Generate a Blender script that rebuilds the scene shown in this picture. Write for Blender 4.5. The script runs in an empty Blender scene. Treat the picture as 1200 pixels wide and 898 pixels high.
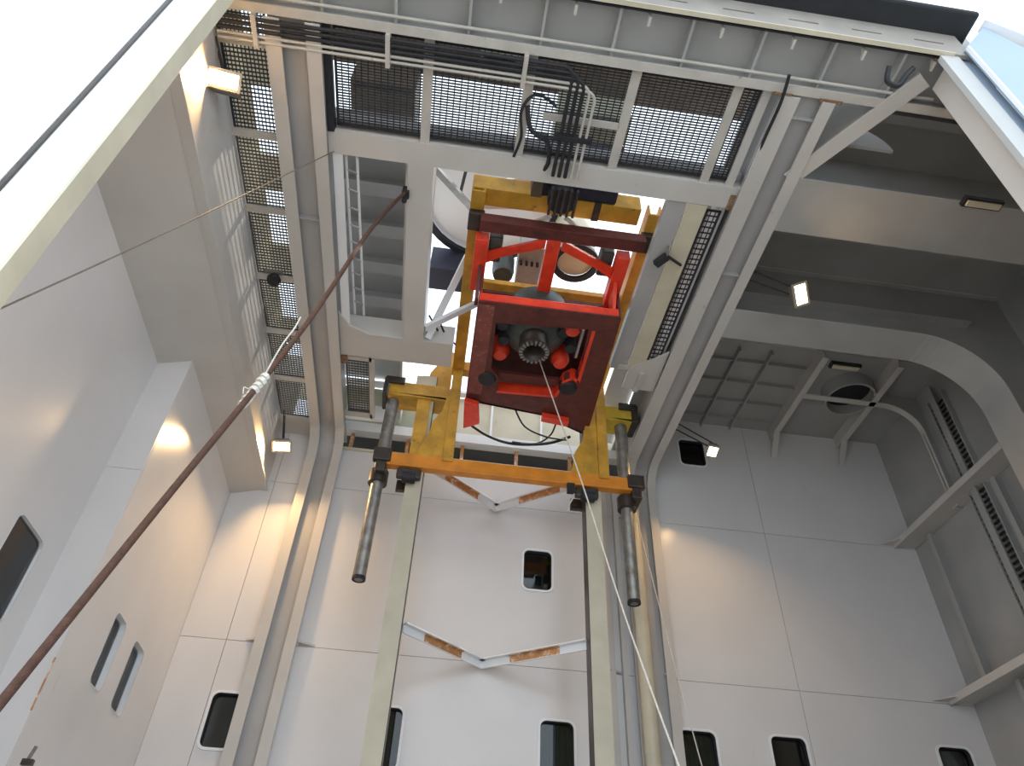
import bpy, bmesh, math, random
from mathutils import Matrix, Vector
C = bpy.context.scene.collection
random.seed(4)
PI = math.pi

# ------------------------------------------------------------------ camera
M = Matrix(((0.99030088, -0.11753788, -0.07408787),
            (-0.13363529, -0.65984681, -0.73942126),
            (0.03802336, 0.74215028, -0.66915408)))
FPX = 849.7
cam_d = bpy.data.cameras.new('camera')
cam_d.sensor_width = 36.0
cam_d.lens = 36.0 * FPX / 1200.0
cam_d.clip_start = 0.05
cam = bpy.data.objects.new('camera', cam_d)
cam.matrix_world = M.to_4x4()
C.objects.link(cam)
bpy.context.scene.camera = cam

# ------------------------------------------------------------------ sky, sun, exposure
world = bpy.data.worlds.new('sky')
bpy.context.scene.world = world
world.use_nodes = True
wn = world.node_tree
wn.nodes.clear()
wo = wn.nodes.new('ShaderNodeOutputWorld')
bg = wn.nodes.new('ShaderNodeBackground')
bg.inputs['Color'].default_value = (0.79, 0.89, 1.0, 1)
bg.inputs['Strength'].default_value = 2.2
wn.links.new(bg.outputs[0], wo.inputs[0])

sun_d = bpy.data.lights.new('sun', 'SUN')
sun_d.energy = 5.0
sun_d.angle = math.radians(1.5)
sun_d.color = (1.0, 0.93, 0.83)
sun = bpy.data.objects.new('sun', sun_d)
C.objects.link(sun)
sun.rotation_euler = Vector((-0.30, -0.07, -0.94)).to_track_quat('-Z', 'Y').to_euler()
sun.location = (2, -8, 20)

vs = bpy.context.scene.view_settings
vs.view_transform = 'Standard'
vs.look = 'None'
vs.gamma = 1
vs.use_curve_mapping = False
vs.exposure = 0.0

# ------------------------------------------------------------------ points on real planes
def ray(x, y):
    return M @ Vector(((x - 600) / FPX, -(y - 449) / FPX, -1.0))
def W(x, y, Y):          # a point on the plane y = Y
    d = ray(x, y); return d * (Y / d.y)
def H(x, y, Z):          # a point on the level z = Z
    d = ray(x, y); return d * (Z / d.z)

# ------------------------------------------------------------------ materials
MT = {}
def mat(name, col, rough=0.5, metal=0.0, var=0.12, vscale=2.0, spot=None, spot_amt=0.0, spot_scale=6.0,
        streak=0.0, bump=0.0, bscale=40.0, coat=0.0):
    m = bpy.data.materials.new(name); m.use_nodes = True
    nt = m.node_tree; N = nt.nodes; L = nt.links
    b = N['Principled BSDF']
    b.inputs['Roughness'].default_value = rough
    b.inputs['Metallic'].default_value = metal
    if coat:
        b.inputs['Coat Weight'].default_value = coat
        b.inputs['Coat Roughness'].default_value = 0.12
    tc = N.new('ShaderNodeTexCoord')
    n1 = N.new('ShaderNodeTexNoise'); n1.inputs['Scale'].default_value = vscale; n1.inputs['Detail'].default_value = 5
    L.new(tc.outputs['Object'], n1.inputs['Vector'])
    mp = N.new('ShaderNodeMapRange')
    mp.inputs[1].default_value = 0.3; mp.inputs[2].default_value = 0.7
    mp.inputs[3].default_value = 1 - var; mp.inputs[4].default_value = 1 + var * 0.4
    L.new(n1.outputs['Fac'], mp.inputs[0])
    vm = N.new('ShaderNodeVectorMath'); vm.operation = 'SCALE'
    vm.inputs[0].default_value = col[:3]
    L.new(mp.outputs[0], vm.inputs['Scale'])
    out = vm.outputs[0]
    if spot:
        n2 = N.new('ShaderNodeTexNoise'); n2.inputs['Scale'].default_value = spot_scale; n2.inputs['Detail'].default_value = 8
        n2.inputs['Roughness'].default_value = 0.7
        if streak:
            sc = N.new('ShaderNodeMapping'); sc.inputs['Scale'].default_value = (1, 1, streak)
            L.new(tc.outputs['Object'], sc.inputs['Vector']); L.new(sc.outputs[0], n2.inputs['Vector'])
        else:
            L.new(tc.outputs['Object'], n2.inputs['Vector'])
        r = N.new('ShaderNodeMapRange')
        r.inputs[1].default_value = 0.72 - 0.35 * spot_amt; r.inputs[2].default_value = 0.80 - 0.3 * spot_amt
        L.new(n2.outputs['Fac'], r.inputs[0])
        mx = N.new('ShaderNodeMix'); mx.data_type = 'RGBA'
        L.new(r.outputs[0], mx.inputs[0]); L.new(out, mx.inputs[6]); mx.inputs[7].default_value = (*spot, 1)
        out = mx.outputs[2]
    L.new(out, b.inputs['Base Color'])
    if bump:
        n3 = N.new('ShaderNodeTexNoise'); n3.inputs['Scale'].default_value = bscale; n3.inputs['Detail'].default_value = 3
        L.new(tc.outputs['Object'], n3.inputs['Vector'])
        bp = N.new('ShaderNodeBump'); bp.inputs['Strength'].default_value = bump; bp.inputs['Distance'].default_value = 0.02
        L.new(n3.outputs['Fac'], bp.inputs['Height']); L.new(bp.outputs[0], b.inputs['Normal'])
    MT[name] = m
    return m
def emit(name, col, s):
    m = bpy.data.materials.new(name); m.use_nodes = True
    b = m.node_tree.nodes['Principled BSDF']
    b.inputs['Base Color'].default_value = (*col, 1)
    b.inputs['Emission Color'].default_value = (*col, 1)
    b.inputs['Emission Strength'].default_value = s
    MT[name] = m

RUST = (0.22, 0.085, 0.03)
mat('header_paint', (0.33, 0.30, 0.26), 0.5, var=0.15, vscale=3, spot=RUST, spot_amt=0.15, spot_scale=4, streak=0.6)
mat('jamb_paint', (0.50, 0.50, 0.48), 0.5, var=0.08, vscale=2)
mat('paint', (0.59, 0.56, 0.52), 0.36, var=0.07, vscale=1.3, spot=(0.42, 0.33, 0.22), spot_amt=0.16, spot_scale=3.2, streak=0.3, bump=0.12, bscale=1.6)
mat('paint_wall', (0.76, 0.74, 0.73), 0.25, var=0.06, vscale=0.8, spot=(0.60, 0.55, 0.47), spot_amt=0.12, spot_scale=1.8, streak=0.2, bump=0.15, bscale=1.0)
mat('paint_rusty', (0.55, 0.515, 0.46), 0.42, var=0.15, vscale=3.0, spot=RUST, spot_amt=0.22, spot_scale=5, streak=0.6, bump=0.2)
mat('paint_bay_shade', (0.39, 0.385, 0.37), 0.5, var=0.12, vscale=1.4, spot=(0.40, 0.36, 0.30), spot_amt=0.15, spot_scale=3, bump=0.15, bscale=2)  # paint darkened to stand in for the weak light of the right bay
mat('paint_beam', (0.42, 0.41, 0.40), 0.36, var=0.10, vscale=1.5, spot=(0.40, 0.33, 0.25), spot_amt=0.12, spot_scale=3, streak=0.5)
mat('jamb_sun_white', (0.94, 0.94, 0.92), 0.5, var=0.03, vscale=1)  # extra white, puts the blown-out glare of the left jamb into the paint
mat('paint_white', (0.86, 0.87, 0.88), 0.45, var=0.04, vscale=1)
mat('skylight_blue', (0.38, 0.47, 0.57), 0.7, var=0.05, vscale=1)  # blue skylight tint put into the right jamb's colour
mat('cream', (0.62, 0.56, 0.42), 0.45, var=0.12, vscale=3, spot=RUST, spot_amt=0.12, spot_scale=7, streak=0.3)
mat('greenish', (0.42, 0.42, 0.30), 0.6, var=0.15, vscale=2)
mat('yellow', (0.66, 0.35, 0.035), 0.5, var=0.30, vscale=4, spot=(0.10, 0.045, 0.02), spot_amt=0.30, spot_scale=6, bump=0.3)
mat('orange', (0.82, 0.29, 0.025), 0.45, var=0.20, vscale=4, spot=(0.16, 0.06, 0.02), spot_amt=0.18, spot_scale=7, bump=0.3)
mat('lemon', (0.72, 0.50, 0.05), 0.5, var=0.2, vscale=4, spot=(0.15, 0.09, 0.03), spot_amt=0.2, spot_scale=7)
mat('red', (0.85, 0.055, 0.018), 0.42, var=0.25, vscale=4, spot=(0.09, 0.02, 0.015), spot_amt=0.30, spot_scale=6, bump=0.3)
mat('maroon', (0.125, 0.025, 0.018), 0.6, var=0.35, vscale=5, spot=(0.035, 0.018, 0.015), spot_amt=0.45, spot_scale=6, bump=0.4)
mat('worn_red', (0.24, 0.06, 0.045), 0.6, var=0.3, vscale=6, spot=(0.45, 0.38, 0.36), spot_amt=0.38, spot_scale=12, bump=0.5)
mat('black', (0.018, 0.018, 0.022), 0.62, var=0.3, vscale=8)
mat('navy', (0.02, 0.022, 0.045), 0.5, var=0.3, vscale=6)
mat('grease', (0.05, 0.038, 0.03), 0.4, var=0.4, vscale=9, spot=(0.18, 0.07, 0.03), spot_amt=0.3, spot_scale=9)
mat('dark_green', (0.06, 0.075, 0.068), 0.4, var=0.3, vscale=6, spot=(0.16, 0.15, 0.12), spot_amt=0.35, spot_scale=14)
mat('steel', (0.33, 0.32, 0.29), 0.42, metal=0.6, var=0.35, vscale=7, spot=(0.16, 0.12, 0.08), spot_amt=0.4, spot_scale=8, streak=0.3, bump=0.3)
mat('galv', (0.42, 0.42, 0.40), 0.45, metal=0.5, var=0.2, vscale=5)
mat('grate', (0.025, 0.025, 0.028), 0.7, metal=0.0, var=0.3, vscale=3)
mat('grate_light', (0.10, 0.09, 0.075), 0.7, metal=0.0, var=0.3, vscale=3)
mat('brown', (0.14, 0.10, 0.07), 0.7, var=0.4, vscale=3)
mat('rope', (0.10, 0.045, 0.028), 0.8, var=0.35, vscale=20, bump=0.6, bscale=120)
mat('rope_white', (0.72, 0.68, 0.60), 0.7, var=0.2, vscale=20)
mat('wire', (0.16, 0.14, 0.12), 0.6, var=0.2, vscale=20)
mat('seal', (0.012, 0.013, 0.016), 0.7, var=0.3, vscale=5)
mat('deck', (0.36, 0.37, 0.37), 0.7, var=0.2, vscale=0.8, bump=0.2)
mat('room', (0.05, 0.048, 0.045), 0.8, var=0.2)
mat('curtain', (0.16, 0.20, 0.16), 0.9, var=0.2, vscale=6)
mat('pane_reflection', (0.75, 0.76, 0.70), 0.8, var=0.1, vscale=3)  # pale tone standing in for the sky reflected in the side panes
mat('rust_dark', (0.26, 0.15, 0.08), 0.8, var=0.4, vscale=14, spot=(0.5, 0.46, 0.4), spot_amt=0.4, spot_scale=14)
mat('reflector', (0.5, 0.45, 0.38), 0.35, metal=0.3, var=0.1)
mat('housing', (0.22, 0.20, 0.18), 0.5, metal=0.2, var=0.2, vscale=6)
mat('rust', (0.62, 0.30, 0.12), 0.75, var=0.35, vscale=9, spot=(0.78, 0.74, 0.68), spot_amt=0.55, spot_scale=9)
emit('lamp_glow', (1.0, 0.72, 0.36), 26.0)
g = bpy.data.materials.new('glass'); g.use_nodes = True
nt = g.node_tree; nt.nodes.clear()
o_ = nt.nodes.new('ShaderNodeOutputMaterial'); mx_ = nt.nodes.new('ShaderNodeMixShader')
t_ = nt.nodes.new('ShaderNodeBsdfTransparent'); t_.inputs[0].default_value = (0.55, 0.6, 0.6, 1)
g_ = nt.nodes.new('ShaderNodeBsdfGlossy'); g_.inputs['Roughness'].default_value = 0.03
fr = nt.nodes.new('ShaderNodeFresnel'); fr.inputs[0].default_value = 1.6
nt.links.new(fr.outputs[0], mx_.inputs[0]); nt.links.new(t_.outputs[0], mx_.inputs[1]); nt.links.new(g_.outputs[0], mx_.inputs[2])
nt.links.new(mx_.outputs[0], o_.inputs[0]); MT['glass'] = g

# ------------------------------------------------------------------ mesh helpers
class MB:
    def __init__(s): s.v = []; s.f = []
    def add(s, vs_, fs):
        n = len(s.v); s.v += [tuple(v) for v in vs_]; s.f += [tuple(i + n for i in f) for f in fs]; return s
    def box(s, a, b):
        x0, x1 = sorted((a[0], b[0])); y0, y1 = sorted((a[1], b[1])); z0, z1 = sorted((a[2], b[2]))
        return s.add([(x0,y0,z0),(x1,y0,z0),(x1,y1,z0),(x0,y1,z0),(x0,y0,z1),(x1,y0,z1),(x1,y1,z1),(x0,y1,z1)],
                     [(0,3,2,1),(4,5,6,7),(0,1,5,4),(1,2,6,5),(2,3,7,6),(3,0,4,7)])
    def bar(s, p, q, w, h, up=(0,0,1)):       # a straight bar w wide, h high
        p = Vector(p); q = Vector(q); d = (q - p).normalized(); u = Vector(up)
        if abs(d.dot(u)) > 0.98: u = Vector((0,1,0))
        r = d.cross(u).normalized(); u = r.cross(d).normalized()
        vs_ = []
        for c in (p, q):
            for a, b in ((-1,-1),(1,-1),(1,1),(-1,1)): vs_.append(c + r * (a*w/2) + u * (b*h/2))
        return s.add(vs_, [(0,1,2,3),(7,6,5,4),(0,4,5,1),(1,5,6,2),(2,6,7,3),(3,7,4,0)])
    def tube(s, pts, r, n=10, r2=None):
        pts = [Vector(p) for p in pts]; k = len(pts); rings = []
        prev = None
        for i, p in enumerate(pts):
            d = (pts[min(i+1,k-1)] - pts[max(i-1,0)]).normalized()
            u = Vector((0,0,1)) if prev is None else prev
            if abs(d.dot(u)) > 0.95 and prev is None: u = Vector((1,0,0))
            a = (u - d * d.dot(u)).normalized(); b = d.cross(a); prev = a
            rr = r if r2 is None else r + (r2 - r) * i / (k - 1)
            rings.append([p + (a*math.cos(t) + b*math.sin(t)) * rr for t in [2*PI*j/n for j in range(n)]])
        vs_ = [v for g_ in rings for v in g_]; fs = []
        for i in range(k-1):
            for j in range(n):
                j2 = (j+1) % n
                fs.append((i*n+j, i*n+j2, (i+1)*n+j2, (i+1)*n+j))
        fs.append(tuple(reversed(range(n)))); fs.append(tuple((k-1)*n + j for j in range(n)))
        return s.add(vs_, fs)
    def lathe(s, prof, c, n=24, axis='z'):     # prof: (radius, height) pairs
        vs_ = []; k = len(prof)
        for r, h in prof:
            for j in range(n):
                t = 2*PI*j/n
                if axis == 'z': vs_.append((c[0]+r*math.cos(t), c[1]+r*math.sin(t), c[2]+h))
                elif axis == 'y': vs_.append((c[0]+r*math.cos(t), c[1]+h, c[2]+r*math.sin(t)))
                else: vs_.append((c[0]+h, c[1]+r*math.cos(t), c[2]+r*math.sin(t)))
        fs = []
        for i in range(k-1):
            for j in range(n):
                j2 = (j+1) % n; fs.append((i*n+j, i*n+j2, (i+1)*n+j2, (i+1)*n+j))
        return s.add(vs_, fs)
    def prism(s, poly, ax, a, b):              # poly in the two axes other than ax, extruded from a to b
        def P(u, v, w):
            return (w,u,v) if ax == 0 else ((u,w,v) if ax == 1 else (u,v,w))
        n = len(poly)
        vs_ = [P(u,v,a) for u,v in poly] + [P(u,v,b) for u,v in poly]
        fs = [tuple(range(n)), tuple(range(2*n-1, n-1, -1))] + [(i, i+n, (i+1)%n+n, (i+1)%n) for i in range(n)]
        return s.add(vs_, fs)
    def band(s, path, ax, a, b, t):            # a bent plate: path in two axes, thickness t to its left, from a to b
        n = len(path); off = []
        for i in range(n):
            p0 = Vector(path[max(i-1,0)]); p1 = Vector(path[min(i+1,n-1)])
            d = (p1 - p0).normalized(); off.append((path[i][0] - d.y*t, path[i][1] + d.x*t))
        for i in range(n-1): s.prism([path[i], path[i+1], off[i+1], off[i]], ax, a, b)
        return s
    def build(s, name, m, parent=None, smooth=False, bevel=0, **props):
        me = bpy.data.meshes.new(name); me.from_pydata(s.v, [], s.f)
        bm = bmesh.new(); bm.from_mesh(me)
        bmesh.ops.remove_doubles(bm, verts=bm.verts, dist=1e-5)
        bmesh.ops.recalc_face_normals(bm, faces=bm.faces); bm.to_mesh(me); bm.free()
        me.materials.append(MT[m])
        if smooth:
            for p in me.polygons: p.use_smooth = True
            me.set_sharp_from_angle(angle=math.radians(40))
        o = bpy.data.objects.new(name, me); C.objects.link(o)
        if bevel:
            bv = o.modifiers.new('bevel', 'BEVEL'); bv.width = bevel; bv.segments = 2; bv.limit_method = 'ANGLE'
        if parent:
            o.parent = parent; o.matrix_parent_inverse = Matrix.Translation(parent.location).inverted()
        for k, v in props.items(): o[k] = v
        return o
def thing(name, label, cat, loc, group=None):
    o = bpy.data.objects.new(name, None); C.objects.link(o); o.location = loc; o.empty_display_size = 0.1
    o['label'] = label; o['category'] = cat
    if group: o['group'] = group
    return o
def tag(o, label, cat, group=None):
    o['label'] = label; o['category'] = cat
    if group: o['group'] = group
    return o
def sroot(name, loc=(0,0,0)):
    o = bpy.data.objects.new(name, None); C.objects.link(o); o.location = loc; o['kind'] = 'structure'; return o
def rrect(u0, v0, u1, v1, r, n=5):
    pts = []
    for cx, cy, a in ((u1-r, v0+r, -90), (u1-r, v1-r, 0), (u0+r, v1-r, 90), (u0+r, v0+r, 180)):
        for i in range(n+1):
            t = math.radians(a + 90*i/n); pts.append((cx + r*math.cos(t), cy + r*math.sin(t)))
    return pts
def holed(name, outer, holes, ax, a, b, m, parent, **props):
    """flat plate with holes; outer and holes are loops in the two axes other than ax"""
    bm = bmesh.new()
    def P(u, v, w): return (w,u,v) if ax == 0 else ((u,w,v) if ax == 1 else (u,v,w))
    edges = []
    for lp in [outer] + holes:
        vv = [bm.verts.new(P(u, v, a)) for u, v in lp]
        for i in range(len(vv)): edges.append(bm.edges.new((vv[i], vv[(i+1) % len(vv)])))
    bmesh.ops.triangle_fill(bm, use_beauty=True, use_dissolve=False, edges=edges)
    r = bmesh.ops.extrude_face_region(bm, geom=list(bm.faces))
    vec = [0,0,0]; vec[ax] = b - a
    bmesh.ops.translate(bm, vec=vec, verts=[e for e in r['geom'] if isinstance(e, bmesh.types.BMVert)])
    bmesh.ops.recalc_face_normals(bm, faces=bm.faces)
    me = bpy.data.meshes.new(name); bm.to_mesh(me); bm.free(); me.materials.append(MT[m])
    o = bpy.data.objects.new(name, me); C.objects.link(o)
    if parent: o.parent = parent
    for k, v in props.items(): o[k] = v
    return o
def arc(cx, cy, r, a0, a1, n=10):
    return [(cx + r*math.cos(math.radians(a0+(a1-a0)*i/n)), cy + r*math.sin(math.radians(a0+(a1-a0)*i/n))) for i in range(n+1)]
def spline(pts, n=8):
    pts = [Vector(p) for p in pts]; out = []
    for i in range(len(pts)-1):
        p0 = pts[max(i-1,0)]; p1 = pts[i]; p2 = pts[i+1]; p3 = pts[min(i+2,len(pts)-1)]
        for k in range(n):
            t = k/n
            out.append(0.5*((2*p1)+(-p0+p2)*t+(2*p0-5*p1+4*p2-p3)*t*t+(-p0+3*p1-3*p2+p3)*t**3))
    out.append(pts[-1]); return out

# ================================================================== THE SETTING
FZ = -1.6; YB = 10.95; XL = -3.6; XA = -4.02; XR = 8.75; YF = 2.79
MB().box((-16, -14, FZ-0.2), (16, 11.3, FZ)).build('floor', 'deck', kind='structure')

# ---- back wall: steel plates between deck seams, with porthole openings
seams = [FZ, 1.55, 4.18, 6.97, 8.1]
wins = {  # x0, z0, x1, z1
 1: (-2.87, 2.72, -2.47, 3.43), 2: (-0.66, 2.62, -0.22, 3.42), 3: (1.76, 2.55, 2.25, 3.42), 4: (1.45, 5.44, 1.92, 6.14),
 5: (3.83, 2.62, 4.37, 3.45), 6: (5.22, 2.62, 5.76, 3.47), 7: (7.86, 2.68, 8.38, 3.52), 8: (4.46, 8.33, 4.96, 8.93)}
wall_back = sroot('wall_back', (0, YB, 0))
def plate_back(x0, x1, z0, z1, m='paint_wall'):
    e = 0.004; hs = []
    for k, (a, b, c, d) in wins.items():
        if a > x0 and c < x1 and b > z0 and d < z1: hs.append(rrect(a, b, c, d, 0.09))
    o = holed('plate', [(x0+e, z0+e), (x1-e, z0+e), (x1-e, z1-e), (x0+e, z1-e)], hs, 1, YB, YB+0.05, m, None)
    o.parent = wall_back; o.matrix_parent_inverse = Matrix.Translation(wall_back.location).inverted()
cols = [(XL, -2.93), (-2.93, -2.15), (-2.15, 3.45), (3.45, 5.85), (5.85, XR)]
for a, b in cols:
    for i in range(4):
        z1 = seams[i+1]
        if i == 3: z1 = 7.82 if a == -2.15 else (9.42 if a > 3 else 8.1)
        plate_back(a, b, seams[i], z1)
MB().box((XL-0.5, YB+0.45, FZ), (XR+0.3, YB+0.5, 7.8)).build('back_sheet', 'room', wall_back)
sh = MB()
for z in seams[1:4]: sh.box((XL, YB+0.03, z-0.02), (XR, YB+0.12, z+0.02))
sh.box((XL, YB+0.052, FZ), (-2.83-0.05, YB+0.10, 8.0)); sh.box((3.3, YB+0.052, FZ), (3.8, YB+0.10, 8.0)); sh.box((5.82, YB+0.052, FZ), (5.88, YB+0.10, 9.4))
sh.build('seam_backing', 'paint_rusty', wall_back)

def window(n, x0, z0, x1, z1, curtain=None):
    w = sroot('window_%d' % n, ((x0+x1)/2, YB, (z0+z1)/2))
    def put(o):
        o.parent = w; o.matrix_parent_inverse = Matrix.Translation(w.location).inverted(); return o
    t = 0.035
    put(holed('window_frame', rrect(x0-t, z0-t, x1+t, z1+t, 0.12), [rrect(x0, z0, x1, z1, 0.09)], 1, YB-0.02, YB-0.002, 'paint_white', None))
    s = MB(); a = rrect(x0, z0, x1, z1, 0.09); b = rrect(x0+.012, z0+.012, x1-.012, z1-.012, 0.08); k = len(a)
    for i in range(k):
        j = (i+1) % k
        s.add([(a[i][0], YB, a[i][1]), (a[j][0], YB, a[j][1]), (b[j][0], YB+.16, b[j][1]), (b[i][0], YB+.16, b[i][1])], [(0,1,2,3)])
    s.build('gasket', 'black', w)
    s = MB(); s.prism(rrect(x0-.01, z0-.01, x1+.01, z1+.01, 0.09), 1, YB+0.07, YB+0.078); s.build('pane', 'glass', w)
    MB().box((x0-.1, YB+.4, z0-.1), (x1+.1, YB+.42, z1+.1)).build('interior', 'room', w)
    if curtain:
        s = MB(); k = 16; path = []
        for i in range(k+1): path.append((x0 + (x1-x0)*curtain*i/k, YB+0.2+0.02*math.sin(i*2.4)))
        s.band(path, 2, z0-.05, z1+.05, 0.004); s.build('curtain', 'curtain', w, smooth=True)
for n, v in wins.items(): window(n, *v, curtain={3: 1.0, 5: 1.0, 7: 0.9}.get(n))

# ---- left walls
wall_left = sroot('wall_left', (XL, 9.3, 3))
def holed_x(name, y0, y1, z0, z1, X, holes, parent, m='paint_wall', t=-0.05):
    o = holed(name, [(y0, z0), (y1, z0), (y1, z1), (y0, z1)], holes, 0, X, X+t, m, None)
    if parent: o.parent = parent; o.matrix_parent_inverse = Matrix.Translation(parent.location).inverted()
    return o
slots = [(8.60, 2.70, 9.00, 3.50), (9.42, 2.70, 9.87, 3.50)]
for z0, z1 in ((FZ, 4.18), (4.18, 6.9)):
    holed_x('plate', 7.70, YB+0.05, z0, z1-(0.0), XL, [rrect(*s_, 0.08) for s_ in slots] if z0 < 0 else [], wall_left)
MB().box((XA, 7.66, FZ), (XL-0.003, 7.70, 4.84)).build('step_plate', 'paint_wall', wall_left)
MB().box((XA, 7.66, 4.846), (XL-0.003, 7.70, 6.9)).build('step_plate', 'paint_wall', wall_left)
MB().box((XL-0.012, 7.655, 2.1), (XL+0.003, 7.665, 2.6)).build('rust_streak', 'rust', wall_left)
wa = (6.62, 2.72, 7.26, 3.58)
holed_x('plate', 2.9, 7.68, FZ, 6.9, XA, [rrect(*wa, 0.1)], wall_left)
def window_x(n, y0, z0, y1, z1, X, depth=0.07, pane='glass'):
    w = sroot('window_%d' % n, (X, (y0+y1)/2, (z0+z1)/2)); t = 0.012
    o = holed('window_frame', rrect(y0-t, z0-t, y1+t, z1+t, 0.11), [rrect(y0, z0, y1, z1, 0.08)], 0, X+0.006, X+0.001, 'paint_wall', None)
    o.parent = w; o.matrix_parent_inverse = Matrix.Translation(w.location).inverted()
    s = MB(); a = rrect(y0+.005, z0+.005, y1-.005, z1-.005, 0.078); k = len(a)
    for i in range(k):
        j = (i+1) % k
        s.add([(X+.002, *a[i]), (X+.002, *a[j]), (X-depth-.04, *a[j]), (X-depth-.04, *a[i])], [(0,1,2,3)])
    s.build('reveal', 'paint_white', w)
    s = MB(); s.prism(rrect(y0-.01, z0-.01, y1+.01, z1+.01, 0.08), 0, X-depth, X-depth-.008); s.build('pane', pane, w)
    MB().box((X-depth-.05, y0+.005, z0+.005), (X-depth-.03, y1-.005, z1-.005)).build('interior', 'pane_reflection', w)  # pale sheet behind the glass imitates the pane's grey reflection
window_x(9, *slots[0], XL); window_x(10, *slots[1], XL)
window_x(11, *wa, XA, 0.03)
# soffit of the box along the left, its inner face and the deck above
ceil_left = sroot('ceiling_left', (XA, 7, 6.9))
MB().prism([(XA-.1, 6.5), (-3.05, 6.80), (-3.05, 6.86), (XA-.1, 6.56)], 1, 2.9, YB+.05).build('soffit_plate', 'paint', ceil_left)
MB().box((-3.09, 2.9, 6.80), (-3.05, YB+.02, 8.16)).build('side_plate', 'paint', ceil_left)
MB().box((-3.13, 2.9, 6.77), (-3.0, YB, 6.80)).build('edge_flange', 'paint', ceil_left)
MB().box((-9.5, 2.9, 9.9), (-3.42, YB+.05, 9.95)).build('deck_above', 'cream', ceil_left)
for k in range(5): MB().box((-3.42, 4.6+k*1.7, 9.7), (-2.4, 5.2+k*1.7, 9.75)).build('deck_beam', 'cream', ceil_left)
MB().box((-9.5, 2.9, 6.9), (XA-.04, YB+.05, 6.95)).build('deck_plate', 'paint', ceil_left)
MB().box((-4.1, YB+.06, 6.9), (-3.0, YB+.10, 10)).build('end_plate', 'paint', ceil_left)

# ---- the opening: left jamb (sun glare painted as extra white), right jamb, header
jl = sroot('wall_front_left', (-2.5, YF, 0))
MB().box((-14, YF, FZ), (-2.435, YF+0.10, 13)).build('jamb_plate', 'jamb_sun_white', jl)
MB().box((-2.445, YF-0.03, FZ), (-2.425, YF+0.13, 13)).build('edge_strip', 'cream', jl)
MB().box((-2.80, YF-0.022, FZ), (-2.775, YF, 13)).build('weld_strip', 'grease', jl)
MB().box((-14, YF-0.02, FZ), (-2.81, YF, 13)).build('outer_plate', 'jamb_sun_white', jl)
jr = sroot('wall_front_right', (4.9, YF, 0))
MB().prism([(4.64, FZ), (4.64, 7.86), (4.86, 7.92), (4.86, FZ)], 1, YF-.02, YF+.04).build('jamb_lip', 'jamb_paint', jr)
MB().prism([(4.88, FZ), (4.88, 7.92), (5.06, 8.0), (5.06, FZ)], 1, YF+0.02, YF+.10).build('jamb_recess', 'skylight_blue', jr)
MB().box((4.92, YF-.12, FZ), (4.945, YF-.08, 7.96)).build('bright_edge', 'paint_white', jr)
pa = W(1153, 31, YF-.10); pb = W(1200, 56, YF-.10)
MB().prism([(4.945, FZ), (4.945, 8.0), (pa.x, pa.z), (pb.x, pb.z), (pb.x+3.5, pb.z-2.6), (pb.x+3.5, FZ)], 1, YF-.10, YF-.05).build('jamb_plate', 'skylight_blue', jr)
MB().bar((pa.x-.02, YF-.1, pa.z+.02), (pb.x+3.5, YF-.1, pb.z-2.58), .14, .05, up=(0,0,1)).build('top_rim', 'paint_white', jr)
MB().box((4.78, YF+.04, FZ), (4.86, YF+.35, 7.9)).build('jamb_return', 'paint', jr)

hd = sroot('trim_1', (1.2, 3.0, 7.9))
sl = []
for a, b in (((768,2),(807,7)), ((848,13),(887,21)), ((927,28),(964,35)), ((1003,42),(1040,49)), ((1078,55),(1115,62))):
    p = W(*a, YF-.04); q = W(*b, YF-.04); sl.append(rrect(p.x, 8.12, q.x, 8.155, 0.017, 3))
sl.append(rrect(0.3, 8.12, 0.62, 8.155, 0.017, 3)); sl.append(rrect(-0.5, 8.12, -0.18, 8.155, 0.017, 3))
o = holed('header_face', [(-2.43, 7.9), (5.0, 7.9), (5.0, 8.42), (-2.43, 8.42)], sl, 1, YF-.04, YF, 'header_paint', None)
o.parent = hd; o.matrix_parent_inverse = Matrix.Translation(hd.location).inverted()
MB().box((-2.43, YF+.03, 7.95), (5.0, YF+.05, 8.4)).build('slot_backing', 'black', hd)
MB().box((-2.43, YF-.055, 7.885), (4.8, YF-.005, 7.90)).build('lip_highlight', 'cream', hd)  # cream colour paints the warm highlight along the header's lower edge
MB().box((-3.0, YF+.05, 8.12), (5.6, 3.44, 8.16)).build('underside_plate', 'paint_bay_shade', hd)
MB().box((-3.0, 3.34, 7.92), (5.6, 3.44, 7.95)).build('rear_flange', 'paint_rusty', hd)
MB().box((-3.0, 3.38, 7.95), (5.6, 3.41, 8.16)).build('rear_web', 'paint_bay_shade', hd)
for i in range(9):
    x = -1.9 + i*0.78
    MB().box((x, YF+.05, 7.98), (x+.03, 3.38, 8.12)).build('stiffener', 'paint_bay_shade', hd)
    MB().prism([(YF+.07, 7.9), (YF+.17, 7.9), (YF+.07, 8.0)], 0, x+.3, x+.33).build('bracket', 'paint_rusty', hd)
MB().box((-2.43, YF-.30, 8.42), (5.15, YF+.10, 8.50)).build('rubber_seal', 'seal', hd, bevel=.03)
MB().box((-2.43, YF+.05, 8.16), (5.3, 3.40, 8.80)).build('header_box', 'paint_bay_shade', hd)
MB().tube([(-3, 3.28, 7.97), (4.9, 3.28, 7.97)], 0.018, 8).build('conduit', 'paint_rusty', hd)

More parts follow.
